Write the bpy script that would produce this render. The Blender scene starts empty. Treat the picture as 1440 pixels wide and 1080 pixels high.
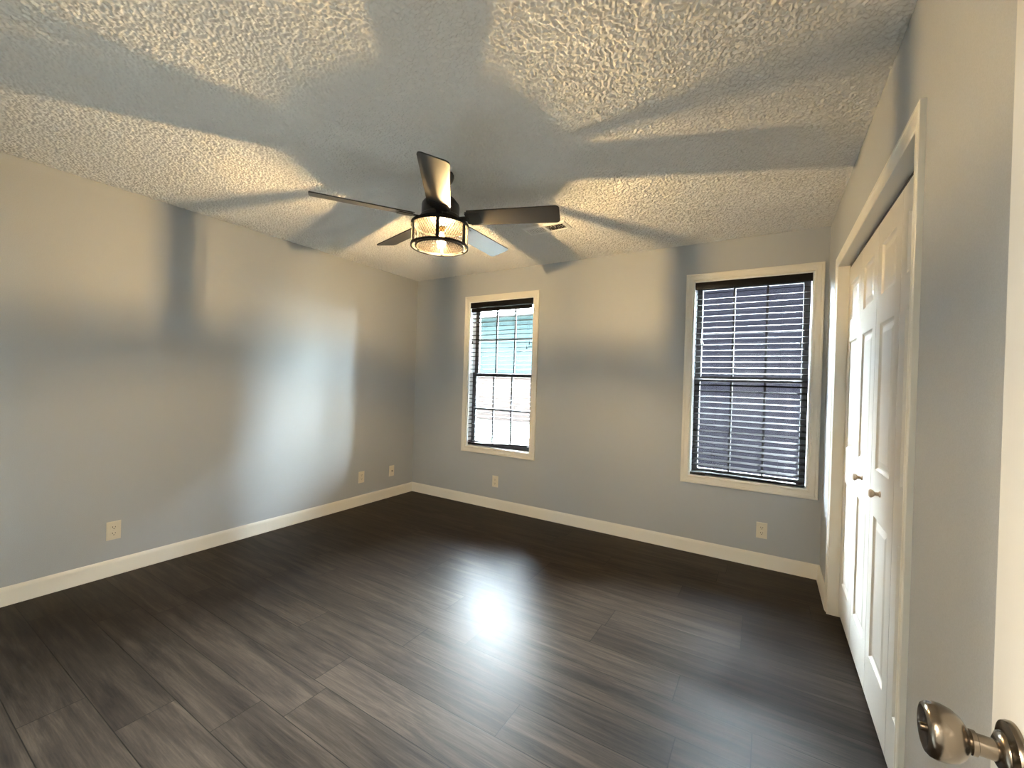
import bpy, bmesh, math, random
from mathutils import Vector, Matrix
random.seed(4)
sc = bpy.context.scene
C = sc.collection
R = math.radians
W, H = 3.8458, 2.44           # room width (x) and ceiling height; back wall at y = 0
YN = -3.655                   # wall behind the camera

# ------------------------------------------------------------ camera
F_PX = 591.308
ROLL, PITCH, YAW = 0.0305, 0.0042, -0.547
fw = Vector((math.sin(YAW)*math.cos(PITCH), math.cos(YAW)*math.cos(PITCH), -math.sin(PITCH)))
rt = fw.cross(Vector((0, 0, 1))).normalized()
up = rt.cross(fw)
rt2 = math.cos(ROLL)*rt + math.sin(ROLL)*up
up2 = -math.sin(ROLL)*rt + math.cos(ROLL)*up
cam_d = bpy.data.cameras.new('camera')
cam = bpy.data.objects.new('camera', cam_d)
C.objects.link(cam)
cam.matrix_world = Matrix(((rt2.x, up2.x, -fw.x, 3.5086), (rt2.y, up2.y, -fw.y, -3.5924),
                           (rt2.z, up2.z, -fw.z, 1.2958), (0, 0, 0, 1)))
cam_d.sensor_fit = 'HORIZONTAL'
cam_d.sensor_width = 36.0
cam_d.lens = F_PX/1440*36.0
cam_d.clip_start = 0.01
sc.camera = cam

# ------------------------------------------------------------ light and exposure
SKY = 540.0
LAMP = 14500.0
HALL_FILL = 300.0
sc.view_settings.view_transform = 'Standard'
sc.view_settings.look = 'None'
sc.view_settings.exposure = 1.42
sc.view_settings.gamma = 1.0
sc.view_settings.use_curve_mapping = False
sc.cycles.use_denoising = True
sc.cycles.diffuse_bounces = 6
sc.cycles.transparent_max_bounces = 16
sc.cycles.sample_clamp_indirect = 6.0
wd = bpy.data.worlds.new('sky')
sc.world = wd
wd.use_nodes = True
wn, wl = wd.node_tree.nodes, wd.node_tree.links
wn.clear()
wo = wn.new('ShaderNodeOutputWorld')
wb = wn.new('ShaderNodeBackground')
wt = wn.new('ShaderNodeTexCoord')
ws = wn.new('ShaderNodeSeparateXYZ')
wr = wn.new('ShaderNodeValToRGB')
wl.new(wt.outputs['Generated'], ws.inputs[0])
wl.new(ws.outputs['Z'], wr.inputs[0])
wr.color_ramp.elements[0].position = 0.0
wr.color_ramp.elements[0].color = (0.08, 0.092, 0.095, 1)      # hazy horizon
wr.color_ramp.elements[1].position = 0.42
wr.color_ramp.elements[1].color = (0.84, 0.92, 1.0, 1)
we = wr.color_ramp.elements.new(0.20)
we.color = (0.14, 0.165, 0.175, 1)
# the sky is brightest towards the hazy sun-side beyond the window wall, dull on the opposite side
wdot = wn.new('ShaderNodeVectorMath')
wdot.operation = 'DOT_PRODUCT'
wdot.inputs[1].default_value = (0.45, 0.85, 0.25)
wl.new(wt.outputs['Generated'], wdot.inputs[0])
wmr = wn.new('ShaderNodeMapRange')
wmr.interpolation_type = 'SMOOTHSTEP'
wmr.inputs['From Min'].default_value = -0.2
wmr.inputs['From Max'].default_value = 0.85
wmr.inputs['To Min'].default_value = 0.01
wmr.inputs['To Max'].default_value = 1.0
wl.new(wdot.outputs['Value'], wmr.inputs['Value'])
wmul = wn.new('ShaderNodeMix')
wmul.data_type = 'RGBA'
wmul.blend_type = 'MULTIPLY'
wmul.inputs[0].default_value = 1.0
wl.new(wr.outputs[0], wmul.inputs[6])
wl.new(wmr.outputs[0], wmul.inputs[7])
wl.new(wmul.outputs[2], wb.inputs['Color'])
wb.inputs['Strength'].default_value = SKY
wl.new(wb.outputs[0], wo.inputs[0])

# windows: casing outer x range, z range
WZ0, WZ1 = 0.546, 2.1921
WINS = [(0.7106, 1.6029), (2.9291, 3.8227)]
CW = 0.057                    # casing width
for (a, b) in WINS:           # sky portals in the two openings
    ld = bpy.data.lights.new('sky_portal', 'AREA')
    ld.shape = 'RECTANGLE'
    ld.size = b-a-2*CW
    ld.size_y = WZ1-WZ0-2*CW
    lo = bpy.data.objects.new('sky_portal', ld)
    C.objects.link(lo)
    lo.location = ((a+b)/2, 0.155, (WZ0+WZ1)/2)
    lo.rotation_euler = (R(-90), 0, 0)
    ld.cycles.is_portal = True

# ------------------------------------------------------------ helpers
def mat(name, base=(0.5, 0.5, 0.5), rough=0.5, metal=0.0, spec=0.5, coat=0.0):
    m = bpy.data.materials.new(name)
    m.use_nodes = True
    b = m.node_tree.nodes['Principled BSDF']
    b.inputs['Base Color'].default_value = (*base, 1)
    b.inputs['Roughness'].default_value = rough
    b.inputs['Metallic'].default_value = metal
    b.inputs['Specular IOR Level'].default_value = spec
    b.inputs['Coat Weight'].default_value = coat
    return m

def N(m, t, **kw):
    n = m.node_tree.nodes.new(t)
    for k, v in kw.items():
        if k in n.inputs:
            n.inputs[k].default_value = v
        else:
            setattr(n, k, v)
    return n

def L(m, a, b):
    m.node_tree.links.new(a, b)

def bsdf(m):
    return m.node_tree.nodes['Principled BSDF']

def add_bump(m, scale, strength, dist, detail=2.0, stretch=None):
    tc = N(m, 'ShaderNodeTexCoord')
    src = tc.outputs['Object']
    if stretch:
        mp = N(m, 'ShaderNodeMapping')
        mp.inputs['Scale'].default_value = stretch
        L(m, src, mp.inputs['Vector'])
        src = mp.outputs[0]
    nz = N(m, 'ShaderNodeTexNoise', Scale=scale, Detail=detail)
    L(m, src, nz.inputs['Vector'])
    bp = N(m, 'ShaderNodeBump', Strength=strength, Distance=dist)
    L(m, nz.outputs['Fac'], bp.inputs['Height'])
    L(m, bp.outputs[0], bsdf(m).inputs['Normal'])
    return nz

def box(bm, x0, x1, y0, y1, z0, z1):
    vs = [bm.verts.new((x, y, z)) for x in (x0, x1) for y in (y0, y1) for z in (z0, z1)]
    for f in ((0, 1, 3, 2), (4, 6, 7, 5), (0, 4, 5, 1), (2, 3, 7, 6), (0, 2, 6, 4), (1, 5, 7, 3)):
        bm.faces.new([vs[i] for i in f])
    return vs

def bevel_all(bm, w, seg=2):
    bmesh.ops.bevel(bm, geom=bm.edges[:], offset=w, segments=seg, affect='EDGES', profile=0.5, clamp_overlap=True)

def lathe(bm, prof, n=40, mtx=None):
    rings = []
    for r, z in prof:
        if r < 1e-6:
            rings.append([bm.verts.new((0, 0, z))])
        else:
            rings.append([bm.verts.new((r*math.cos(2*math.pi*i/n), r*math.sin(2*math.pi*i/n), z)) for i in range(n)])
    for a, b in zip(rings, rings[1:]):
        for i in range(n):
            j = (i+1) % n
            if len(a) == 1 and len(b) == 1:
                continue
            if len(a) == 1:
                bm.faces.new((a[0], b[i], b[j]))
            elif len(b) == 1:
                bm.faces.new((a[i], b[0], a[j]))
            else:
                bm.faces.new((a[i], b[i], b[j], a[j]))
    if mtx is not None:
        bmesh.ops.transform(bm, matrix=mtx, verts=[v for r in rings for v in r])

def tube(bm, pts, r, n=6, cap=True):
    pts = [Vector(p) for p in pts]
    rings = []
    ref = None
    for i, p in enumerate(pts):
        d = (pts[min(i+1, len(pts)-1)]-pts[max(i-1, 0)]).normalized()
        if ref is None:
            ref = Vector((0, 0, 1)) if abs(d.z) < .9 else Vector((1, 0, 0))
        a = (ref-d*ref.dot(d)).normalized()
        ref = a
        b = d.cross(a)
        rings.append([bm.verts.new(p+r*(math.cos(2*math.pi*k/n)*a+math.sin(2*math.pi*k/n)*b)) for k in range(n)])
    for a, b in zip(rings, rings[1:]):
        for k in range(n):
            j = (k+1) % n
            bm.faces.new((a[k], a[j], b[j], b[k]))
    if cap:
        bm.faces.new(rings[0][::-1])
        bm.faces.new(rings[-1])

def ring_bar(bm, R0, R1, z0, z1, n=72):
    """flat-section ring between radii R0..R1 and heights z0..z1"""
    loops = [[bm.verts.new((r*math.cos(2*math.pi*i/n), r*math.sin(2*math.pi*i/n), z)) for i in range(n)]
             for r, z in ((R0, z0), (R1, z0), (R1, z1), (R0, z1))]
    for q in range(4):
        a, b = loops[q], loops[(q+1) % 4]
        for i in range(n):
            j = (i+1) % n
            bm.faces.new((a[i], a[j], b[j], b[i]))

def obj(name, bm, m, parent=None, smooth=None, loc=None):
    bmesh.ops.recalc_face_normals(bm, faces=bm.faces[:])
    me = bpy.data.meshes.new(name)
    bm.to_mesh(me)
    bm.free()
    o = bpy.data.objects.new(name, me)
    C.objects.link(o)
    me.materials.append(m)
    if parent:
        o.parent = parent
    if loc:
        o.location = loc
    if smooth is not None:
        me.polygons.foreach_set('use_smooth', [True]*len(me.polygons))
        me.set_sharp_from_angle(angle=R(smooth))
    return o

def tag(o, label, cat, group=None, kind=None):
    o['label'] = label
    o['category'] = cat
    if group:
        o['group'] = group
    if kind:
        o['kind'] = kind
    return o

def empty(name, loc, rz=0.0):
    o = bpy.data.objects.new(name, None)
    o.empty_display_size = 0.1
    C.objects.link(o)
    o.location = loc
    o.rotation_euler = (0, 0, rz)
    return o

def sweep(bm, loops, closed_path, closed_prof):
    vl = [[bm.verts.new(p) for p in lp] for lp in loops]
    n = len(vl[0])
    pairs = list(zip(vl, vl[1:]))
    if closed_prof:
        pairs.append((vl[-1], vl[0]))
    for a, b in pairs:
        for i in range(n if closed_path else n-1):
            j = (i+1) % n
            bm.faces.new((a[i], a[j], b[j], b[i]))
    if not closed_path and closed_prof:
        bm.faces.new([l[0] for l in vl])
        bm.faces.new([l[-1] for l in vl][::-1])

# ------------------------------------------------------------ materials
def paint_mat(name, base, rough, bump):
    m = mat(name, base, rough, spec=0.3)
    nz = add_bump(m, 260.0, bump, 0.002, 3.0)
    mx = N(m, 'ShaderNodeMix', data_type='RGBA')
    tc = N(m, 'ShaderNodeTexCoord')
    n2 = N(m, 'ShaderNodeTexNoise', Scale=320.0, Detail=2.0)
    L(m, tc.outputs['Object'], n2.inputs['Vector'])
    mx.inputs[6].default_value = (*[c*0.86 for c in base], 1)
    mx.inputs[7].default_value = (*[min(1, c*1.14) for c in base], 1)
    L(m, n2.outputs['Fac'], mx.inputs[0])
    L(m, mx.outputs[2], bsdf(m).inputs['Base Color'])
    return m
M_WALL = paint_mat('grey_wall_paint', (0.415, 0.435, 0.45), 0.52, 0.10)
M_TRIM = mat('white_trim_paint', (0.74, 0.715, 0.64), 0.32)
add_bump(M_TRIM, 60.0, 0.04, 0.001)
M_DOOR = mat('white_door_paint', (0.64, 0.625, 0.58), 0.30, spec=0.22)
add_bump(M_DOOR, 40.0, 0.10, 0.002, 3.0, (6.0, 6.0, 0.35))

M_CEIL = mat('popcorn_ceiling', (0.78, 0.77, 0.74), 0.95, spec=0.1)
M_FLOOR = mat('dark_vinyl_plank', (0.05, 0.042, 0.035), 0.40, spec=0.05)
def build_floor():
    m = M_FLOOR
    PW, PL = 0.1835, 1.22
    tc = N(m, 'ShaderNodeTexCoord')
    sp = N(m, 'ShaderNodeSeparateXYZ')
    L(m, tc.outputs['Object'], sp.inputs[0])
    def mth(op, a, b=None):
        q = N(m, 'ShaderNodeMath', operation=op)
        for i, v in enumerate((a, b)):
            if v is None:
                continue
            if isinstance(v, (int, float)):
                q.inputs[i].default_value = v
            else:
                L(m, v, q.inputs[i])
        return q.outputs[0]
    yy = mth('DIVIDE', mth('ADD', sp.outputs['Y'], 2.115+PW*40), PW)
    row = mth('FLOOR', yy)
    fy = mth('FRACT', yy)
    wn_ = N(m, 'ShaderNodeTexWhiteNoise', noise_dimensions='1D')
    L(m, mth('ADD', row, 11.3), wn_.inputs['W'])
    xx = mth('DIVIDE', mth('ADD', sp.outputs['X'], mth('MULTIPLY', wn_.outputs['Value'], 7.0)), PL)
    fx = mth('FRACT', xx)
    col = mth('FLOOR', xx)
    ey = mth('MULTIPLY', mth('MINIMUM', fy, mth('SUBTRACT', 1.0, fy)), PW)
    ex = mth('MULTIPLY', mth('MINIMUM', fx, mth('SUBTRACT', 1.0, fx)), PL)
    e = mth('MINIMUM', ex, ey)
    seam = N(m, 'ShaderNodeMapRange')
    seam.inputs['From Min'].default_value = 0.0006
    seam.inputs['From Max'].default_value = 0.0022
    L(m, e, seam.inputs['Value'])
    pid = N(m, 'ShaderNodeTexWhiteNoise', noise_dimensions='2D')
    cb = N(m, 'ShaderNodeCombineXYZ')
    L(m, row, cb.inputs[0])
    L(m, col, cb.inputs[1])
    L(m, cb.outputs[0], pid.inputs['Vector'])
    # grain stretched along the plank, shifted per plank
    ad = N(m, 'ShaderNodeVectorMath', operation='ADD')
    sc3 = N(m, 'ShaderNodeVectorMath', operation='SCALE')
    sc3.inputs['Scale'].default_value = 13.0
    L(m, pid.outputs['Color'], sc3.inputs[0])
    L(m, tc.outputs['Object'], ad.inputs[0])
    L(m, sc3.outputs[0], ad.inputs[1])
    mp = N(m, 'ShaderNodeMapping')
    mp.inputs['Scale'].default_value = (1.1, 14.0, 1.0)
    L(m, ad.outputs[0], mp.inputs['Vector'])
    g1 = N(m, 'ShaderNodeTexNoise', Scale=1.6, Detail=8.0, Roughness=0.68, Distortion=0.6)
    L(m, mp.outputs[0], g1.inputs['Vector'])
    mp2 = N(m, 'ShaderNodeMapping')
    mp2.inputs['Scale'].default_value = (4.0, 90.0, 1.0)
    L(m, ad.outputs[0], mp2.inputs['Vector'])
    g2 = N(m, 'ShaderNodeTexNoise', Scale=2.0, Detail=6.0, Roughness=0.7)
    L(m, mp2.outputs[0], g2.inputs['Vector'])
    gsum = mth('ADD', mth('MULTIPLY', g1.outputs['Fac'], 0.65), mth('MULTIPLY', g2.outputs['Fac'], 0.35))
    rp = N(m, 'ShaderNodeValToRGB')
    cr = rp.color_ramp
    cr.elements[0].position = 0.36
    cr.elements[0].color = (0.0115, 0.0085, 0.007, 1)
    cr.elements[1].position = 0.68
    cr.elements[1].color = (0.052, 0.038, 0.027, 1)
    k = cr.elements.new(0.50)
    k.color = (0.026, 0.0190, 0.0140, 1)
    L(m, gsum, rp.inputs[0])
    hv = N(m, 'ShaderNodeHueSaturation')
    L(m, rp.outputs[0], hv.inputs['Color'])
    vr = N(m, 'ShaderNodeMapRange')
    vr.inputs['To Min'].default_value = 0.82
    vr.inputs['To Max'].default_value = 1.2
    L(m, pid.outputs['Value'], vr.inputs['Value'])
    L(m, vr.outputs[0], hv.inputs['Value'])
    mx = N(m, 'ShaderNodeMix', data_type='RGBA')
    mx.inputs[6].default_value = (0.006, 0.005, 0.004, 1)
    L(m, hv.outputs[0], mx.inputs[7])
    L(m, seam.outputs[0], mx.inputs[0])
    L(m, mx.outputs[2], bsdf(m).inputs['Base Color'])
    rr = N(m, 'ShaderNodeMapRange')
    rr.inputs['To Min'].default_value = 0.32
    rr.inputs['To Max'].default_value = 0.46
    L(m, g2.outputs['Fac'], rr.inputs['Value'])
    L(m, rr.outputs[0], bsdf(m).inputs['Roughness'])
    hsum = mth('ADD', mth('MULTIPLY', seam.outputs[0], 1.0), mth('MULTIPLY', g2.outputs['Fac'], 0.35))
    bp = N(m, 'ShaderNodeBump', Strength=0.12, Distance=0.001)
    L(m, hsum, bp.inputs['Height'])
    L(m, bp.outputs[0], bsdf(m).inputs['Normal'])
build_floor()

M_SLAT = mat('dark_wood_blind', (0.006, 0.0055, 0.0058), 0.32, spec=0.22)
add_bump(M_SLAT, 30.0, 0.05, 0.001, 3.0, (0.3, 8.0, 8.0))
M_SLATS = mat('dark_matte_slat', (0.009, 0.0084, 0.009), 0.5, spec=0.008)
M_CORD = mat('blind_cord', (0.03, 0.029, 0.028), 0.8, spec=0.0)
M_TASSEL = mat('dark_tassel', (0.012, 0.011, 0.011), 0.5)
M_VINYL = mat('white_vinyl_sash', (0.78, 0.80, 0.80), 0.35)
M_SASH = mat('shaded_window_sash', (0.06, 0.062, 0.068), 0.4)  # sash taken as white; its backlit shade is put into the colour
M_BLACK = mat('black_metal', (0.014, 0.013, 0.012), 0.38, metal=0.2)
M_BLADE = mat('charcoal_fan_blade', (0.022, 0.0205, 0.0195), 0.30)
add_bump(M_BLADE, 25.0, 0.05, 0.001, 3.0, (1.0, 12.0, 1.0))
M_WIRE = mat('bronze_wire', (0.007, 0.005, 0.0035), 0.6, spec=0.15)
M_CAGE = mat('dark_cage_metal', (0.006, 0.005, 0.0045), 0.55, spec=0.2)
M_SOCKET = mat('amber_glow_socket', (0.55, 0.38, 0.16), 0.4)  # amber colour stands in for the glow above the bulb
M_PLATE = mat('ivory_plastic', (0.72, 0.66, 0.53), 0.35)
M_SLOT = mat('dark_slot', (0.012, 0.011, 0.01), 0.6)
M_STEEL = mat('steel', (0.5, 0.48, 0.44), 0.35, metal=1.0)
M_NICKEL = mat('satin_nickel', (0.25, 0.21, 0.165), 0.22, metal=1.0)
add_bump(M_NICKEL, 200.0, 0.03, 0.0005)
M_VENT = mat('white_vent_enamel', (0.86, 0.85, 0.82), 0.3)
M_KNOB = mat('wooden_knob', (0.52, 0.42, 0.32), 0.35)
M_DARK = mat('dark_cavity', (0.01, 0.01, 0.01), 0.9)

M_GLASS = bpy.data.materials.new('window_glass')
M_GLASS.use_nodes = True
def build_glass():
    m = M_GLASS
    m.node_tree.nodes.clear()
    o = N(m, 'ShaderNodeOutputMaterial')
    t = N(m, 'ShaderNodeBsdfTransparent', Color=(0.93, 0.96, 0.96, 1))
    g = N(m, 'ShaderNodeBsdfGlossy', Roughness=0.02)
    f = N(m, 'ShaderNodeFresnel', IOR=1.40)
    x = N(m, 'ShaderNodeMixShader')
    L(m, f.outputs[0], x.inputs[0])
    L(m, t.outputs[0], x.inputs[1])
    L(m, g.outputs[0], x.inputs[2])
    L(m, x.outputs[0], o.inputs[0])
build_glass()

def emit_mat(name, col, strength, see_through=False):
    m = bpy.data.materials.new(name)
    m.use_nodes = True
    m.node_tree.nodes.clear()
    o = N(m, 'ShaderNodeOutputMaterial')
    e = N(m, 'ShaderNodeEmission', Color=(*col, 1), Strength=strength)
    if see_through:
        t = N(m, 'ShaderNodeBsdfTransparent', Color=(1, 0.97, 0.9, 1))
        a = N(m, 'ShaderNodeAddShader')
        L(m, e.outputs[0], a.inputs[0])
        L(m, t.outputs[0], a.inputs[1])
        L(m, a.outputs[0], o.inputs[0])
    else:
        L(m, e.outputs[0], o.inputs[0])
    return m
M_FIL = emit_mat('glowing_filament', (1.0, 0.69, 0.33), LAMP)
M_BULB = emit_mat('amber_bulb_glass', (1.0, 0.70, 0.30), 5.0, True)
M_HALL_FILL = emit_mat('hall_fill_emission', (1.0, 0.86, 0.68), HALL_FILL)  # glow of the added hall fill lamp

# ------------------------------------------------------------ room shell
YH = -5.2                     # far end of the hall behind the doorway
DX0, DX1, DZ = 3.00, 3.782, 2.04   # doorway in the wall behind the camera
bm = bmesh.new()
box(bm, -0.12, W+0.75, YH-0.1, 0.14, -0.12, 0.0)
tag(obj('floor', bm, M_FLOOR), 'dark grey-brown wood plank floor across the whole room', 'floor', kind='structure')
# popcorn ceiling: a finely divided sheet with real lumps hanging below the slab
import numpy as np
def popcorn(x0, x1, y0, y1, step):
    rng = np.random.default_rng(5)
    nx, ny = int((x1-x0)/step)+1, int((y1-y0)/step)+1
    def blur(f, s):
        k = np.exp(-0.5*(np.arange(-4, 5)/s)**2)
        k /= k.sum()
        f = sum(w*np.roll(f, d-4, 0) for d, w in enumerate(k))
        return sum(w*np.roll(f, d-4, 1) for d, w in enumerate(k))
    f = blur(rng.standard_normal((ny, nx)), 0.85)
    f /= f.std()
    g = blur(rng.standard_normal((ny, nx)), 2.6)
    g /= g.std()
    h = 1.0/(1.0+np.exp(-2.6*(f+0.15*g)))          # lumps with dark pits between
    z = H-0.0005-POP*h
    X, Y = np.meshgrid(np.linspace(x0, x1, nx), np.linspace(y0, y1, ny))
    co = np.stack([X, Y, z], -1).reshape(-1, 3)
    base = len(co)
    i = np.arange(ny*nx).reshape(ny, nx)
    q = np.stack([i[:-1, :-1], i[1:, :-1], i[1:, 1:], i[:-1, 1:]], -1).reshape(-1, 4)
    # slab above, closed box
    bx = np.array([(x, y, zz_) for x in (-0.12, W+0.75) for y in (YH-0.1, 0.14) for zz_ in (H, H+0.12)], float)
    bq = np.array([(0, 1, 3, 2), (4, 6, 7, 5), (0, 4, 5, 1), (2, 3, 7, 6), (0, 2, 6, 4), (1, 5, 7, 3)])+base
    co = np.concatenate([co, bx])
    q = np.concatenate([q, bq])
    me = bpy.data.meshes.new('ceiling')
    me.vertices.add(len(co))
    me.vertices.foreach_set('co', co.astype(np.float32).ravel())
    me.loops.add(len(q)*4)
    me.loops.foreach_set('vertex_index', q.astype(np.int32).ravel())
    me.polygons.add(len(q))
    me.polygons.foreach_set('loop_start', np.arange(0, len(q)*4, 4, dtype=np.int32))
    me.update(calc_edges=True)
    me.validate()
    sm = np.ones(len(me.polygons), bool)
    sm[-6:] = False
    me.polygons.foreach_set('use_smooth', sm)
    me.materials.append(M_CEIL)
    o = bpy.data.objects.new('ceiling', me)
    C.objects.link(o)
    return o
POP = 0.0070
tag(popcorn(-0.002, W+0.002, YN-0.002, 0.002, 0.0030), 'white popcorn textured ceiling with the fan and a vent', 'ceiling', kind='structure')
bm = bmesh.new()
box(bm, -0.12, 0.0, YN, 0.0, 0.0, H)
tag(obj('wall_left', bm, M_WALL), 'plain grey painted wall on the left without windows', 'wall', kind='structure')
bm = bmesh.new()
ho = [(a+CW-.004, b-CW+.004) for a, b in WINS]
z0, z1 = WZ0+CW-.004, WZ1-CW+.004
box(bm, -0.12, ho[0][0], 0, 0.14, 0, H)
box(bm, ho[0][1], ho[1][0], 0, 0.14, 0, H)
box(bm, ho[1][1], W+0.75, 0, 0.14, 0, H)
for a, b in ho:
    box(bm, a, b, 0, 0.14, 0, z0)
    box(bm, a, b, 0, 0.14, z1, H)
tag(obj('wall_back', bm, M_WALL), 'grey painted wall with the two windows', 'wall', kind='structure')
# right wall with the closet opening
CY0, CY1 = -2.0833+CW, -0.4685-CW       # clear opening of the closet
CZ = 2.082-CW
bm = bmesh.new()
box(bm, W, W+0.11, CY1+0.018, 0.0, 0, H)
box(bm, W, W+0.11, YN-0.12, CY0-0.018, 0, H)
box(bm, W, W+0.11, CY0-0.018, CY1+0.018, CZ+0.018, H)
tag(obj('wall_right', bm, M_WALL), 'grey painted wall on the right with the closet', 'wall', kind='structure')
bm = bmesh.new()
box(bm, -0.12, DX0, YN-0.12, YN, 0, H)
box(bm, DX1, W, YN-0.12, YN, 0, H)
box(bm, DX0, DX1, YN-0.12, YN, DZ, H)
tag(obj('wall_front', bm, M_WALL), 'grey wall with the doorway behind the camera', 'wall', kind='structure')
# hall beyond the doorway
bm = bmesh.new()
box(bm, 1.9, 2.0, YH, YN-0.12, 0, H)
box(bm, W+0.11, W+0.21, YH, YN-0.12, 0, H)
box(bm, 1.9, W+0.21, YH-0.1, YH, 0, H)
tag(obj('wall_hall', bm, M_WALL), 'grey walls of the hall behind the doorway', 'wall', kind='structure')
# closet shell behind the folding doors
bm = bmesh.new()
box(bm, W+0.65, W+0.75, -2.6, 0.0, 0, H)
box(bm, W+0.11, W+0.65, -2.7, -2.6, 0, H)
tag(obj('wall_closet', bm, M_WALL), 'inner walls of the closet behind the folding doors', 'wall', kind='structure')

# unseen fill lamp added in the hall to brighten the room
hl = empty('hall_fill_lamp', (2.25, -4.7, H))
tag(hl, 'unseen fill lamp added on the hall ceiling behind the doorway', 'fill lamp')
bm = bmesh.new()
lathe(bm, [(0, 0), (0.17, 0), (0.17, -0.025), (0.155, -0.03), (0, -0.03)])
obj('fill_lamp_base', bm, M_STEEL, hl, 40)
bm = bmesh.new()
lathe(bm, [(0.15, -0.031), (0.145, -0.06), (0.11, -0.085), (0.05, -0.098), (0, -0.10)])
obj('fill_lamp_glow', bm, M_HALL_FILL, hl, 40)

# ------------------------------------------------------------ baseboards
BB = [(0, 0), (0.0165, 0), (0.0165, 0.010), (0.0125, 0.021), (0.0125, 0.078), (0.010, 0.088), (0.006, 0.096), (0.0035, 0.1008), (0, 0.1008)]
def baseboard(name, pts, label):
    """pts: (x, y, nx, ny) where n points into the room; profile swept along the line"""
    bm = bmesh.new()
    loops = [[(x+d*nx, y+d*ny, z) for (x, y, nx, ny) in pts] for d, z in BB]
    sweep(bm, loops, False, True)
    tag(obj(name, bm, M_TRIM, None, 30), label, 'baseboard', kind='structure')
baseboard('baseboard_left', [(0, YN, 1, 0), (0, 0, 1, -1)], 'white baseboard along the left wall')
baseboard('baseboard_back', [(0, 0, 1, -1), (W, 0, -1, -1)], 'white baseboard under the two windows')
baseboard('baseboard_right', [(W, 0, -1, -1), (W, -0.4685, -1, 0)], 'short white baseboard between the corner and the closet')
baseboard('baseboard_right_near', [(W, -2.0833, -1, 0), (W, YN, -1, 0)], 'white baseboard behind the open entry door')
baseboard('baseboard_front', [(0, YN, 1, 1), (DX0-0.06, YN, 0, 1)], 'white baseboard on the wall behind the camera')

# casing profile: (distance from the inner edge outwards, thickness)
CP = [(0, 0), (0, 0.008), (0.004, 0.0105), (0.009, 0.0105), (0.012, 0.0085), (0.030, 0.0115), (0.036, 0.0145),
      (0.041, 0.0130), (0.045, 0.0157), (0.054, 0.0157), (0.057, 0.0135), (0.057, 0)]

# ------------------------------------------------------------ windows and blinds
def window(i, xa, xb, side):
    root = empty('window_%d' % i, ((xa+xb)/2, 0, WZ0))
    tag(root, 'white double-hung window %s' % side, 'window', kind='structure')
    ox, oz = (xa+xb)/2, WZ0
    def part(n, bm, m, p=root, s=None):
        bmesh.ops.translate(bm, vec=(-ox, 0, -oz), verts=bm.verts[:])
        return obj(n, bm, m, p, s)
    x0, x1, za, zb = xa+CW, xb-CW, WZ0+CW, WZ1-CW
    bm = bmesh.new()
    sweep(bm, [[(x0-u, -v, za-u), (x1+u, -v, za-u), (x1+u, -v, zb+u), (x0-u, -v, zb+u)] for u, v in CP], True, True)
    part('window_casing', bm, M_TRIM, s=25)
    bm = bmesh.new()                                # jamb liner
    t = 0.012
    box(bm, x0-0.003, x0+t-0.003, 0, 0.138, za-.003, zb+.003)
    box(bm, x1-t+0.003, x1+0.003, 0, 0.138, za-.003, zb+.003)
    box(bm, x0+t-.003, x1-t+.003, 0, 0.138, za-.003, za+t-.003)
    box(bm, x0+t-.003, x1-t+.003, 0, 0.138, zb-t+.003, zb+.003)
    part('window_jamb', bm, M_VINYL)
    zm = (za+zb)/2
    def sash(y, zl, zh, name):
        fwid = 0.042
        bm = bmesh.new()
        a, b = x0+t, x1-t
        box(bm, a, a+fwid, y, y+.03, zl, zh)
        box(bm, b-fwid, b, y, y+.03, zl, zh)
        box(bm, a+fwid, b-fwid, y, y+.03, zl, zl+fwid)
        box(bm, a+fwid, b-fwid, y, y+.03, zh-fwid, zh)
        s = part('sash', bm, M_SASH)
        bm = bmesh.new()
        for k in (1, 2):
            xm = a+fwid+(b-a-2*fwid)*k/3
            box(bm, xm-.008, xm+.008, y+.008, y+.022, zl+fwid, zh-fwid)
        zc = (zl+zh)/2
        box(bm, a+fwid, b-fwid, y+.009, y+.021, zc-.008, zc+.008)
        part('muntin_grid', bm, M_SASH, s)
        bm = bmesh.new()
        box(bm, a+fwid-.003, b-fwid+.003, y+.013, y+.017, zl+fwid-.003, zh-fwid+.003)
        part('pane', bm, M_GLASS, s)
    sash(0.072, za+.01, zm+0.02, 'lower')
    sash(0.104, zm-0.02, zb-.01, 'upper')

window(1, *WINS[0], 'behind the open bright blind on the left of the back wall')
window(2, *WINS[1], 'behind the dark looking blind next to the closet')

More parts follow.
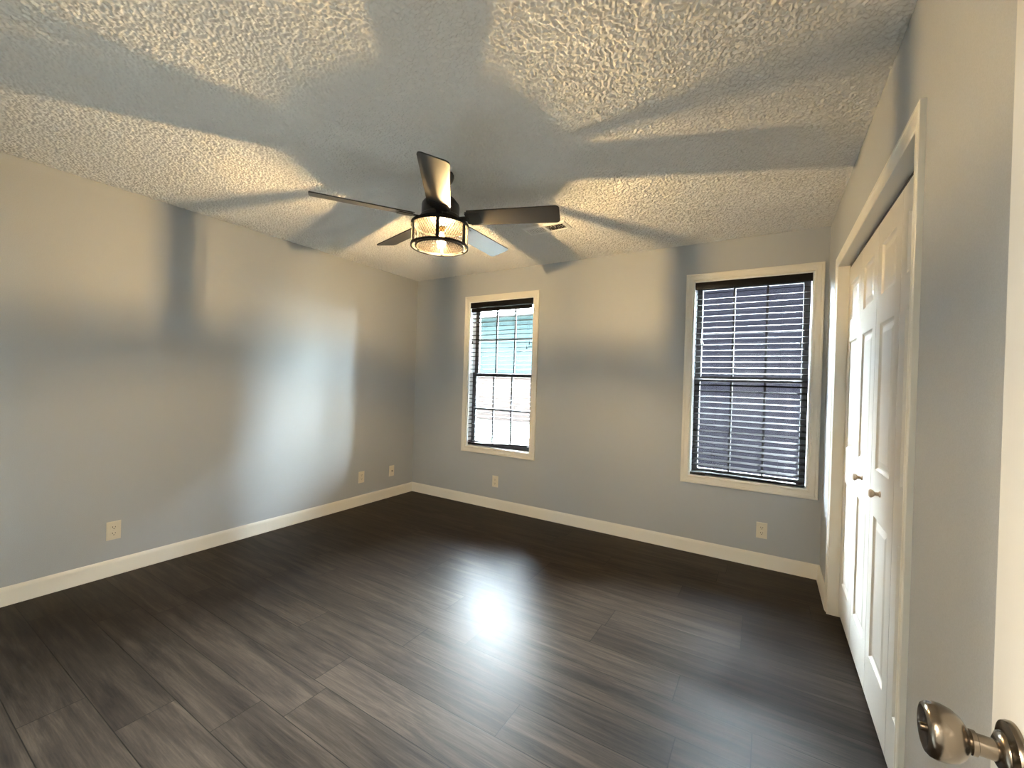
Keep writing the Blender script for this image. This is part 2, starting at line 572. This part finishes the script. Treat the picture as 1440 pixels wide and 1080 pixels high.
def blind(xa, xb, tilt, label, lift_left, lift_right, second_band):
    x0, x1, za, zb = xa+CW, xb-CW, WZ0+CW, WZ1-CW
    ox = (x0+x1)/2
    root = empty('window_blind', (ox, 0.030, zb-0.0095))
    tag(root, label, 'window blind', 'dark wooden blinds in the two windows')
    hw = (x1-x0)/2-0.020        # half width of the slats
    top, bot = 0.0, -(zb-0.0095-(za+0.0095))
    bm = bmesh.new()
    box(bm, -hw-.009, hw+.009, -0.034, -0.026, top-0.058, top)
    bevel_all(bm, 0.002, 2)
    obj('valance', bm, M_SLAT, root, 30)
    bm = bmesh.new()
    box(bm, -hw, hw, -0.022, 0.028, top-0.045, top-0.001)
    obj('headrail', bm, M_SLAT, root)
    pitch = 0.0450
    zs = top-0.085
    if second_band:
        bm = bmesh.new()
        box(bm, -hw, hw, -0.026, -0.020, top-0.100, top-0.062)
        bevel_all(bm, 0.0015, 1)
        obj('loose_slat', bm, M_SLAT, root)
        zs = top-0.118
    zr = bot+0.016              # bottom rail height at the middle
    rl, rr = zr+lift_left, zr+lift_right
    n = int((zs-(zr+0.02))/pitch)+1
    def hang(x, z):
        """height of the blind where the bottom is pulled out of level"""
        f = max(0.0, min(1.0, (zs-z)/(zs-zr)))
        u = (x+hw)/(2*hw)
        low = lift_left*(1-u)+lift_right*u
        return z+low*max(0.0, (f-0.72)/0.28) if f > 0.72 else z
    bm = bmesh.new()
    prof = []
    sw, st, crown = 0.0245, 0.0017, 0.0016
    for k in range(5):
        u = -sw+2*sw*k/4
        prof.append((u, crown*(1-(u/sw)**2)+st))
    for k in range(4, -1, -1):
        u = -sw+2*sw*k/4
        prof.append((u, crown*(1-(u/sw)**2)-st))
    for s in range(n):
        z = zs-s*pitch
        a = tilt+R(random.uniform(-1.6, 1.6))
        ca, sa = math.cos(a), math.sin(a)
        dz0, dz1 = random.uniform(-.0012, .0012), random.uniform(-.0012, .0012)
        loops = []
        for u, v in prof:            # u runs from the room side (-y) to the window side
            y = u*ca+v*sa
            zz = -u*sa+v*ca
            loops.append([(-hw, y, hang(-hw, z)+zz+dz0), (hw, y, hang(hw, z)+zz+dz1)])
        sweep(bm, loops, False, True)
    obj('slats', bm, M_SLATS, root, 35)
    bm = bmesh.new()
    loops = [[(-hw, y, rl+z), (hw, y, rr+z)] for y, z in ((-.025, -.008), (.025, -.008), (.025, .008), (-.025, .008))]
    sweep(bm, loops, False, True)
    bevel_all(bm, 0.003, 2)
    obj('bottom_rail', bm, M_SLAT, root, 30)
    for fx in (-0.60, 0.56):
        x = fx*hw
        u = (x+hw)/(2*hw)
        zlow = rl*(1-u)+rr*u
        bm = bmesh.new()
        for y in (-0.0262, 0.0262):
            tube(bm, [(x, y, top-0.05), (x, y, zlow)], 0.0009, 5)
        for s in range(n):
            z = hang(x, zs-s*pitch)
            tube(bm, [(x, -0.0262, z+math.sin(tilt)*0.022-0.004), (x, 0.0262, z-math.sin(tilt)*0.022-0.004)], 0.0007, 4)
        obj('ladder_cord', bm, M_CORD, root)
    return root, hw, top, bot

b1, hw1, t1, o1 = blind(*WINS[0], R(-1), 'open dark slatted blind in the bright left window, bottom rail tilted', 0.004, 0.047, True)
b2, hw2, t2, o2 = blind(*WINS[1], R(-13), 'dark slatted blind with half tilted slats in the window by the closet', 0.002, 0.0, False)

def cords(root, x, top, drops):
    for dx, z in drops:
        bm = bmesh.new()
        tube(bm, [(x+dx, -0.038, top-0.02), (x+dx*1.3, -0.040, z+0.03)], 0.0012, 6)
        c = obj('pull_cord', bm, M_CORD, root)
        bm = bmesh.new()
        lathe(bm, [(0, 0.036), (0.003, 0.036), (0.0045, 0.026), (0.008, 0.004), (0.0075, 0), (0, 0)], 14)
        bmesh.ops.translate(bm, vec=(x+dx*1.3, -0.040, z), verts=bm.verts[:])
        obj('tassel', bm, M_TASSEL, c, 40)
cords(b1, hw1-0.045, t1, ((0.0, -0.50), (0.022, -0.46)))
cords(b1, -hw1+0.035, t1, ((0.0, -0.44),))
cords(b2, hw2-0.05, t2, ((0.0, -0.52), (0.012, -0.40)))
cords(b2, -hw2+0.035, t2, ((0.0, -0.48), (0.016, -0.50)))
bm = bmesh.new()                # dark end piece sticking out at the lower left of the closet-side blind
box(bm, -hw2-0.008, -hw2+0.10, -0.040, -0.030, o2+0.001, o2+0.024)
bevel_all(bm, 0.002, 1)
obj('rail_end_cap', bm, M_TASSEL, b2)

# ------------------------------------------------------------ panelled doors
def panel_door(bm, w, h, t, cols, rows, ring):
    """slab from x 0..w, z 0..h, front face at y = 0 (facing -y), back at y = t"""
    xs = sorted({0.0, w} | {v for c in cols for v in c})
    zs = sorted({0.0, h} | {v for r in rows for v in r})
    vert = {}
    def V(x, y, z):
        k = (round(x, 5), round(y, 5), round(z, 5))
        if k not in vert:
            vert[k] = bm.verts.new((x, y, z))
        return vert[k]
    for i in range(len(xs)-1):
        for j in range(len(zs)-1):
            xa, xb, za, zb = xs[i], xs[i+1], zs[j], zs[j+1]
            if (xa, xb) in cols and (za, zb) in rows:
                prev = [V(xa, 0, za), V(xb, 0, za), V(xb, 0, zb), V(xa, 0, zb)]
                for ins, dep in ring:
                    cur = [bm.verts.new((x, dep, z)) for x, z in ((xa+ins, za+ins), (xb-ins, za+ins), (xb-ins, zb-ins), (xa+ins, zb-ins))]
                    for q in range(4):
                        bm.faces.new((prev[q], prev[(q+1) % 4], cur[(q+1) % 4], cur[q]))
                    prev = cur
                bm.faces.new(prev)
            else:
                bm.faces.new([V(xa, 0, za), V(xb, 0, za), V(xb, 0, zb), V(xa, 0, zb)])
    bl = [bm.verts.new((x, t, z)) for x, z in ((0, 0), (w, 0), (w, h), (0, h))]
    bm.faces.new(bl[::-1])
    bot = [V(x, 0, 0) for x in xs]
    topv = [V(x, 0, h) for x in xs]
    lft = [V(0, 0, z) for z in zs]
    rgt = [V(w, 0, z) for z in zs]
    bm.faces.new(bot[::-1]+[bl[0], bl[1]])
    bm.faces.new(topv+[bl[2], bl[3]])
    bm.faces.new(lft+[bl[3], bl[0]])
    bm.faces.new(rgt[::-1]+[bl[1], bl[2]])

RING = [(0.006, 0.006), (0.011, 0.0085), (0.018, 0.0085), (0.042, 0.0025)]
# closet casing and jamb
tr = empty('trim_1', (W, (CY0+CY1)/2, 0))
tag(tr, 'white casing and jamb framing the closet folding doors', 'door casing', kind='structure')
oy = (CY0+CY1)/2
bm = bmesh.new()
sweep(bm, [[(-v, CY1+u-oy, 0), (-v, CY1+u-oy, CZ+u), (-v, CY0-u-oy, CZ+u), (-v, CY0-u-oy, 0)] for u, v in CP], False, True)
obj('closet_casing', bm, M_TRIM, tr, 25)
bm = bmesh.new()
box(bm, 0.0, 0.108, CY1-oy, CY1+.0175-oy, 0, CZ+.0175)
box(bm, 0.0, 0.108, CY0-.0175-oy, CY0-oy, 0, CZ+.0175)
box(bm, 0.0, 0.108, CY0-oy, CY1-oy, CZ, CZ+.0175)
obj('closet_jamb', bm, M_TRIM, tr)
bm = bmesh.new()
box(bm, 0.048, 0.076, CY0-oy+.002, CY1-oy-.002, CZ-0.012, CZ-0.0005)
obj('door_track', bm, M_BLACK, tr)

LW = (CY1-CY0)/4
DZB, DH = 0.030, CZ-0.019-0.030
FX = W+0.045
def bifold(idx, y_far, label, knob_y):
    root = empty('door_%d' % idx, (FX, y_far, DZB))
    tag(root, label, 'closet door', kind='structure')
    for k in (0, 1):
        bm = bmesh.new()
        w = LW-0.003
        # leaf local x runs towards the camera (-y world)
        panel_door(bm, w, DH, 0.030, [(0.072, w-0.072)], [(0.19, 0.765), (0.955, 1.55), (1.668, 1.875)], RING)
        ya = -k*LW-0.0015
        # map local (x, y, z) -> world offset (y, -x, z): front faces -x
        bmesh.ops.transform(bm, matrix=Matrix(((0, 1, 0, 0), (-1, 0, 0, ya), (0, 0, 1, 0), (0, 0, 0, 1))), verts=bm.verts[:])
        lf = obj('door_leaf', bm, M_DOOR, root)
        if knob_y is not None and abs((knob_y-y_far)-(-k*LW-LW/2)) < LW/2:
            bm = bmesh.new()
            lathe(bm, [(0, 0), (0.012, 0), (0.012, 0.003), (0.0075, 0.006), (0.007, 0.016), (0.013, 0.021), (0.0165, 0.027),
                       (0.016, 0.032), (0.011, 0.0355), (0, 0.0365)], 28,
                  Matrix.Translation((0, knob_y-y_far, 0.905-DZB)) @ Matrix.Rotation(R(-90), 4, 'Y'))
            obj('door_knob', bm, M_KNOB, lf, 40)
bifold(1, CY1, 'far pair of white folding closet doors, next to the back wall', -1.09)
bifold(2, CY1-2*LW, 'near pair of white folding closet doors', -1.455)

# entry door standing open along the right wall
DFX, DEY, DW = 3.5086+0.236, -2.871, 0.762
root = empty('door_3', (DFX, DEY-DW, 0.012))
tag(root, 'white entry door standing open at the right edge, nickel knob', 'door', kind='structure')
bm = bmesh.new()
c1, c2 = (0.115, 0.345), (0.417, 0.647)
panel_door(bm, DW, 2.02, 0.035, [c1, c2], [(0.20, 0.80), (0.97, 1.56), (1.68, 1.90)], RING)
# local x from hinge (near) to latch edge (far): world (y, x, z); front faces -x
bmesh.ops.transform(bm, matrix=Matrix(((0, 1, 0, 0), (1, 0, 0, 0), (0, 0, 1, 0), (0, 0, 0, 1))), verts=bm.verts[:])
slab = obj('door_slab', bm, M_DOOR, root)
kx, kz = DW-0.058, 0.915-0.012
KM = Matrix.Translation((0, kx, kz)) @ Matrix.Rotation(R(-90), 4, 'Y')
bm = bmesh.new()
lathe(bm, [(0.0105, 0.006), (0.0105, 0.030), (0.0125, 0.031), (0.0125, 0.035), (0.0115, 0.036), (0.0155, 0.0385), (0.0215, 0.0425),
           (0.0262, 0.049), (0.0285, 0.057), (0.0287, 0.064), (0.0272, 0.0695), (0.0245, 0.0725), (0.0215, 0.0735), (0.019, 0.0725), (0, 0.0725)], 56, KM)
kn = obj('door_knob', bm, M_NICKEL, root, 40)
bm = bmesh.new()
lathe(bm, [(0.0, 0.0725), (0.0045, 0.0725), (0.0045, 0.076), (0.0035, 0.0767), (0, 0.0767)], 20, KM)
obj('lock_button', bm, M_NICKEL, kn, 40)
bm = bmesh.new()
lathe(bm, [(0.0325, 0.0005), (0.0325, 0.004), (0.031, 0.007), (0.024, 0.0095), (0.0205, 0.010), (0.0195, 0.0125), (0.014, 0.0155), (0.0105, 0.016)], 56, KM)
obj('rosette', bm, M_NICKEL, kn, 40)
bm = bmesh.new()
for zz in (0.25, 1.0, 1.78):
    box(bm, -0.008, 0.0, -0.006, 0.006, zz-0.045, zz+0.045)
bevel_all(bm, 0.002, 1)
obj('hinges', bm, M_NICKEL, root)

# ------------------------------------------------------------ outlets
def outlet(loc, rz, label, proto=None):
    if proto:
        r = proto.copy()
        C.objects.link(r)
        for ch in proto.children:
            c = ch.copy()
            C.objects.link(c)
            c.parent = r
            for g in ch.children:
                d = g.copy()
                C.objects.link(d)
                d.parent = c
    else:
        r = empty('electrical_outlet', loc)
        bm = bmesh.new()
        box(bm, -0.035, 0.035, -0.0055, 0, -0.0575, 0.0575)
        bmesh.ops.bevel(bm, geom=[e for e in bm.edges if all(v.co.y < -0.005 for v in e.verts)], offset=0.003, segments=2, affect='EDGES')
        obj('cover_plate', bm, M_PLATE, r, 40)
        for s in (-1, 1):
            bm = bmesh.new()
            zc = s*0.0193
            pts = []
            for i in range(28):
                a = 2*math.pi*i/28
                pts.append((0.0172*math.cos(a), max(-0.0135, min(0.0135, 0.0172*math.sin(a)))))
            lo = [[(x, y, zc+z) for x, z in pts] for y in (-0.005, -0.0072)]
            va = [[bm.verts.new(p) for p in l] for l in lo]
            for i in range(28):
                j = (i+1) % 28
                if (va[0][i].co-va[0][j].co).length > 1e-6:
                    bm.faces.new((va[0][i], va[0][j], va[1][j], va[1][i]))
            bm.faces.new(va[1])
            rc = obj('receptacle', bm, M_PLATE, r)
            bm = bmesh.new()
            for sx, hh in ((-0.0065, 0.0042), (0.0065, 0.0034)):
                box(bm, sx-0.0014, sx+0.0014, -0.0075, -0.0070, zc+0.0035-hh, zc+0.0035+hh)
            bmm = Matrix.Translation((0, -0.0070, zc-0.0075)) @ Matrix.Rotation(R(90), 4, 'X')
            lathe(bm, [(0, 0), (0.0026, 0), (0.0026, 0.0005), (0, 0.0005)], 14, bmm)
            obj('slots', bm, M_SLOT, rc)
        bm = bmesh.new()
        lathe(bm, [(0, 0), (0.003, 0), (0.0025, 0.001), (0, 0.0013)], 14, Matrix.Translation((0, -0.0055, 0)) @ Matrix.Rotation(R(90), 4, 'X'))
        obj('screw', bm, M_PLATE, r, 40)
    r.location = loc
    r.rotation_euler = (0, 0, rz)
    tag(r, label, 'outlet', 'wall outlets above the baseboards')
    return r
p = outlet((0, -2.62, 0.283), R(90), 'ivory outlet nearest the camera, alone on the left wall')
outlet((0, -0.723, 0.284), R(90), 'ivory outlet on the left wall, beside the cable plate', p)
outlet((1.156, 0, 0.278), 0, 'ivory outlet under the left window with the bright blind', p)
outlet((3.498, 0, 0.268), 0, 'ivory outlet under the right window near the closet corner', p)
cp = empty('cable_plate', (0, -0.321, 0.283), R(90))
tag(cp, 'ivory cable wall plate with one black centre jack near the corner', 'wall plate')
bm = bmesh.new()
box(bm, -0.035, 0.035, -0.0055, 0, -0.0575, 0.0575)
bmesh.ops.bevel(bm, geom=[e for e in bm.edges if all(v.co.y < -0.005 for v in e.verts)], offset=0.003, segments=2, affect='EDGES')
obj('cover_plate', bm, M_PLATE, cp, 40)
bm = bmesh.new()
lathe(bm, [(0.0065, 0), (0.0065, 0.004), (0.0048, 0.0045), (0.0048, 0.011), (0.003, 0.011), (0.003, 0.007), (0, 0.007)], 18,
      Matrix.Translation((0, -0.0055, 0)) @ Matrix.Rotation(R(90), 4, 'X'))
obj('cable_jack', bm, M_SLOT, cp, 40)
for s in (-1, 1):
    bm = bmesh.new()
    lathe(bm, [(0, 0), (0.003, 0), (0.0025, 0.001), (0, 0.0013)], 14, Matrix.Translation((0, -0.0055, s*0.042)) @ Matrix.Rotation(R(90), 4, 'X'))
    obj('screw', bm, M_PLATE, cp, 40)

# ------------------------------------------------------------ ceiling vent
vx0, vx1, vy0, vy1 = 1.917, 2.261, -0.914, -0.760
vt = empty('ceiling_vent', ((vx0+vx1)/2, (vy0+vy1)/2, H-0.0045))
tag(vt, 'white rectangular register vent on the ceiling beyond the fan', 'vent')
hx, hy = (vx1-vx0)/2, (vy1-vy0)/2
bm = bmesh.new()
sweep(bm, [[(-hx+u, -hy+u, z), (hx-u, -hy+u, z), (hx-u, hy-u, z), (-hx+u, hy-u, z)]
           for u, z in ((0, 0), (0.004, -0.006), (0.020, -0.010), (0.025, -0.010), (0.025, -0.001))], True, False)
box(bm, -0.008, 0.008, -hy+.025, hy-.025, -0.010, -0.002)
obj('vent_frame', bm, M_VENT, vt)
bm = bmesh.new()
box(bm, -hx+.024, hx-.024, -hy+.024, hy-.024, -0.002, -0.0005)
obj('vent_shade_sheet', bm, M_DARK, vt)  # dark sheet stands in for the shaded duct behind the louvers
for sgn, xa, xb in ((1, -hx+.025, -0.008), (-1, 0.008, hx-.025)):
    bm = bmesh.new()
    n = 8
    for k in range(n):
        xc = xa+(xb-xa)*(k+0.5)/n
        ca, sa = math.cos(R(52))*0.0055, math.sin(R(52))*0.0035
        loops = [[(xc+dx, -hy+.025, z), (xc+dx, hy-.025, z)] for dx, z in
                 ((-ca, -0.006-sgn*sa), (ca, -0.006+sgn*sa), (ca+.0008, -0.006+sgn*sa), (-ca+.0008, -0.006-sgn*sa))]
        sweep(bm, loops, False, True)
    obj('louvers', bm, M_VENT, vt)
for s in (-1, 1):
    bm = bmesh.new()
    lathe(bm, [(0.0035, 0), (0.003, -0.0015), (0, -0.002)], 12, Matrix.Translation((s*(hx-0.012), 0, -0.009)))
    obj('screw', bm, M_STEEL, vt, 40)

# ------------------------------------------------------------ ceiling fan
FXC, FYC, FZ = 1.925, -1.812, 2.19
fan = empty('ceiling_fan', (FXC, FYC, H))
tag(fan, 'black five-blade ceiling fan with a caged glowing lamp', 'ceiling fan')
def zz(z):
    return z-H
bm = bmesh.new()
lathe(bm, [(0, 0), (0.069, 0), (0.069, -0.014), (0.062, -0.036), (0.044, -0.052), (0.020, -0.056), (0, -0.056)], 48)
obj('canopy', bm, M_BLACK, fan, 35)
bm = bmesh.new()
lathe(bm, [(0.013, -0.05), (0.013, zz(2.29)), (0.024, zz(2.29)), (0.024, zz(2.315))], 24)
obj('downrod', bm, M_BLACK, fan, 35)
bm = bmesh.new()
lathe(bm, [(0, zz(2.312)), (0.03, zz(2.312)), (0.070, zz(2.305)), (0.078, zz(2.300)), (0.101, zz(2.272)), (0.104, zz(2.262)), (0.104, zz(2.208)),
           (0.110, zz(2.200)), (0.110, zz(2.186)), (0.098, zz(2.172)), (0.086, zz(2.160)), (0, zz(2.160))], 64)
obj('motor_housing', bm, M_BLACK, fan, 30)
BA0, BP = 236.5, 14.0
blades = []
for k in range(5):
    ang = R(BA0+72*k)
    if k == 0:
        bm = bmesh.new()
        # outline in (r, s); e_t side drops
        out = []
        hw0, hw1_, rc = 0.061, 0.069, 0.022
        out += [(0.165, -hw0), (0.165, hw0)]
        for q in range(7):
            a = R(90-90*q/6)
            out.append((0.662-rc+rc*math.cos(a), hw1_-rc+rc*math.sin(a)))
        for q in range(7):
            a = R(-90*q/6)
            out.append((0.662-rc+rc*math.cos(a), -hw1_+rc+rc*math.sin(a)))
        va = [bm.verts.new((r_, s_, 0.003)) for r_, s_ in out]
        vb = [bm.verts.new((r_, s_, -0.003)) for r_, s_ in out]
        bm.faces.new(va)
        bm.faces.new(vb[::-1])
        for i in range(len(out)):
            j = (i+1) % len(out)
            bm.faces.new((va[i], va[j], vb[j], vb[i]))
        bl = obj('blade', bm, M_BLADE, fan)
        bm = bmesh.new()
        # bracket: arm from the housing plus a plate under the blade root
        box(bm, 0.150, 0.232, -0.046, 0.046, -0.0075, -0.0032)
        box(bm, 0.095, 0.165, -0.018, 0.018, -0.0085, -0.0010)
        box(bm, 0.150, 0.225, -0.046, 0.046, 0.0032, 0.0055)
        bevel_all(bm, 0.0012, 1)
        br = obj('blade_bracket', bm, M_BLACK, bl)
    else:
        src, sbr = blades[0]
        bl = src.copy()
        C.objects.link(bl)
        bl.parent = fan
        br = sbr.copy()
        C.objects.link(br)
        br.parent = bl
    bl.location = (0, 0, zz(FZ))
    bl.rotation_euler = (Matrix.Rotation(ang, 3, 'Z') @ Matrix.Rotation(R(-BP), 3, 'X')).to_euler()
    blades.append((bl, br))

# light kit
CR, CT, CB = 0.155, 2.152, 2.030
bm = bmesh.new()
lathe(bm, [(0, zz(CT+.008)), (CR-0.006, zz(CT+.008)), (CR-0.006, zz(CT+.002)), (0, zz(CT+.002))], 72)
obj('light_plate', bm, M_BLACK, fan, 30)
cage = None
bm = bmesh.new()
ring_bar(bm, CR-0.004, CR+0.004, zz(CT-.010), zz(CT+.008))
ring_bar(bm, CR-0.004, CR+0.004, zz(CB), zz(CB+.012))
ring_bar(bm, CR-0.028, CR-0.021, zz(CB+.001), zz(CB+.009))
cage = obj('lamp_cage', bm, M_CAGE, fan, 30)
for az in (6.5, 66.5, 126.5, 186.5, 246.5, 306.5):
    bm = bmesh.new()
    v = box(bm, CR-0.003, CR+0.004, -0.0085, 0.0085, zz(CB+.01), zz(CT-.005))
    v += box(bm, CR-0.024, CR, -0.004, 0.004, zz(CB+.002), zz(CB+.008))
    bmesh.ops.transform(bm, matrix=Matrix.Rotation(R(az), 4, 'Z'), verts=v)
    obj('cage_post', bm, M_CAGE, cage)
bm = bmesh.new()
NH, seg = 66, 7
for d in (-1, 1):
    for k in range(NH):
        a0 = 2*math.pi*k/NH
        pts = []
        for q in range(seg+1):
            f = q/seg
            a = a0+d*f*0.42
            rr_ = CR-0.001+d*0.0006
            pts.append((rr_*math.cos(a), rr_*math.sin(a), zz(CB+.010)+f*(CT-.006-CB-.010)))
        tube(bm, pts, 0.0011, 4, False)
obj('side_mesh', bm, M_WIRE, cage)
bm = bmesh.new()
rb = CR-0.022
for d in (0, 1):
    s = -rb+0.005
    while s < rb:
        h_ = math.sqrt(max(0, rb*rb-s*s))
        a = R(35+d*70)
        e1 = Vector((math.cos(a), math.sin(a), 0))
        e2 = Vector((-math.sin(a), math.cos(a), 0))
        zc = Vector((0, 0, zz(CB+.004+d*.001)))
        tube(bm, [e1*(-h_)+e2*s+zc, e1*h_+e2*s+zc], 0.0009, 4, False)
        s += 0.0105
obj('bottom_mesh', bm, M_WIRE, cage)
# bulb
BX, BY, BZ = -0.006, 0.0216, 2.072
bm = bmesh.new()
lathe(bm, [(0, 0.079), (0.015, 0.079), (0.0135, 0.060), (0.012, 0.052), (0, 0.052)], 24, Matrix.Translation((BX, BY, zz(BZ))))
obj('bulb_socket', bm, M_SOCKET, fan, 35)
bm = bmesh.new()
lathe(bm, [(0.0115, 0.052), (0.014, 0.036), (0.022, 0.018), (0.027, 0.0), (0.0265, -0.012), (0.021, -0.025), (0.011, -0.032), (0, -0.034)],
      32, Matrix.Translation((BX, BY, zz(BZ))))
bulb = obj('bulb', bm, M_BULB, fan, 60)
bm = bmesh.new()
for k in range(4):
    a = R(45+90*k)
    tube(bm, [(BX+.006*math.cos(a), BY+.006*math.sin(a), zz(BZ)-0.012), (BX+.004*math.cos(a), BY+.004*math.sin(a), zz(BZ)+0.020)], 0.0016, 6)
obj('filament', bm, M_FIL, bulb)

# ------------------------------------------------------------ outside
GZ = -0.45
M_GRASS = mat('lawn', (0.035, 0.042, 0.025), 0.9)
add_bump(M_GRASS, 30.0, 0.5, 0.03)
bm = bmesh.new()
box(bm, -40, 45, 0.5, 70, GZ-0.3, GZ-0.02)
tag(obj('ground', bm, M_GRASS), 'lawn outside below the windows', 'ground', kind='structure')
M_REFLECTOR = mat('pale_reflector', (0.55, 0.54, 0.51), 0.85)
add_bump(M_REFLECTOR, 40.0, 0.2, 0.01)
bm = bmesh.new()
box(bm, -7, 11, 0.16, 4.2, GZ-0.02, GZ+0.02)  # added slab, bounces sky light up through the windows onto the ceiling
tag(obj('reflector', bm, M_REFLECTOR), 'unseen pale patio outside under the windows', 'reflector', kind='structure')
def brick_mat(name, c1, c2, mortar, scale):
    m = mat(name, c1, 0.85, spec=0.1)
    tc = N(m, 'ShaderNodeTexCoord')
    mp = N(m, 'ShaderNodeMapping')
    mp.inputs['Rotation'].default_value = (R(90), 0, 0)
    L(m, tc.outputs['Object'], mp.inputs['Vector'])
    b = N(m, 'ShaderNodeTexBrick', Scale=scale)
    b.inputs['Color1'].default_value = (*c1, 1)
    b.inputs['Color2'].default_value = (*c2, 1)
    b.inputs['Mortar'].default_value = (*mortar, 1)
    L(m, mp.outputs[0], b.inputs['Vector'])
    L(m, b.outputs['Color'], bsdf(m).inputs['Base Color'])
    return m
def siding_mat(name, base, scale):
    m = mat(name, base, 0.8, spec=0.0)
    tc = N(m, 'ShaderNodeTexCoord')
    w = N(m, 'ShaderNodeTexWave', Scale=scale)
    w.wave_profile = 'SAW'
    w.bands_direction = 'Z'
    L(m, tc.outputs['Object'], w.inputs['Vector'])
    bp = N(m, 'ShaderNodeBump', Strength=0.6, Distance=0.02)
    L(m, w.outputs['Fac'], bp.inputs['Height'])
    L(m, bp.outputs[0], bsdf(m).inputs['Normal'])
    return m
M_BRICK = brick_mat('pale_brick', (0.056, 0.041, 0.038), (0.046, 0.034, 0.031), (0.066, 0.060, 0.056), 4.2)
M_SKYTONE = siding_mat('sky_tone_siding', (0.036, 0.054, 0.060), 1.6)  # cyan of the sky put into the wall colour
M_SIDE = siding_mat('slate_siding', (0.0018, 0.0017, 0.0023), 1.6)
M_ROOF = mat('grey_shingles', (0.05, 0.05, 0.05), 0.9, spec=0.1)
def house(loc, hw, depth, parts, ze, ridge, label):
    h = empty('house', loc)
    tag(h, label, 'house')
    for nm, m, za, zb in parts:
        bm = bmesh.new()
        box(bm, -hw, hw, 0, depth, za, zb)
        obj(nm, bm, m, h)
    e = 0.25
    pr = ((-e, ze), (depth/2, ridge), (depth+e, ze), (depth+e, ze-.12), (depth/2, ridge-.15), (-e, ze-.12))
    bm = bmesh.new()
    sweep(bm, [[(-hw-.2, y, z), (hw+.2, y, z)] for y, z in pr], False, True)
    obj('roof', bm, M_ROOF, h)
house((-8.5, 12.5, GZ), 7.0, 7.0, [('brick_wall', M_BRICK, 0, 2.05), ('sky_tone_wall', M_SKYTONE, 2.05, 4.75)], 4.75, 5.6,  # upper wall added to hold back the bright sky behind the blind
      'pale neighbouring house glimpsed through the left blind, brick below, added sky-toned wall above')
house((2.75, 4.5, GZ), 1.85, 6.0, [('house_wall', M_SIDE, 0, 5.2)], 5.2, 5.85,  # dark view beyond the slats; width and height shaped to block sky light
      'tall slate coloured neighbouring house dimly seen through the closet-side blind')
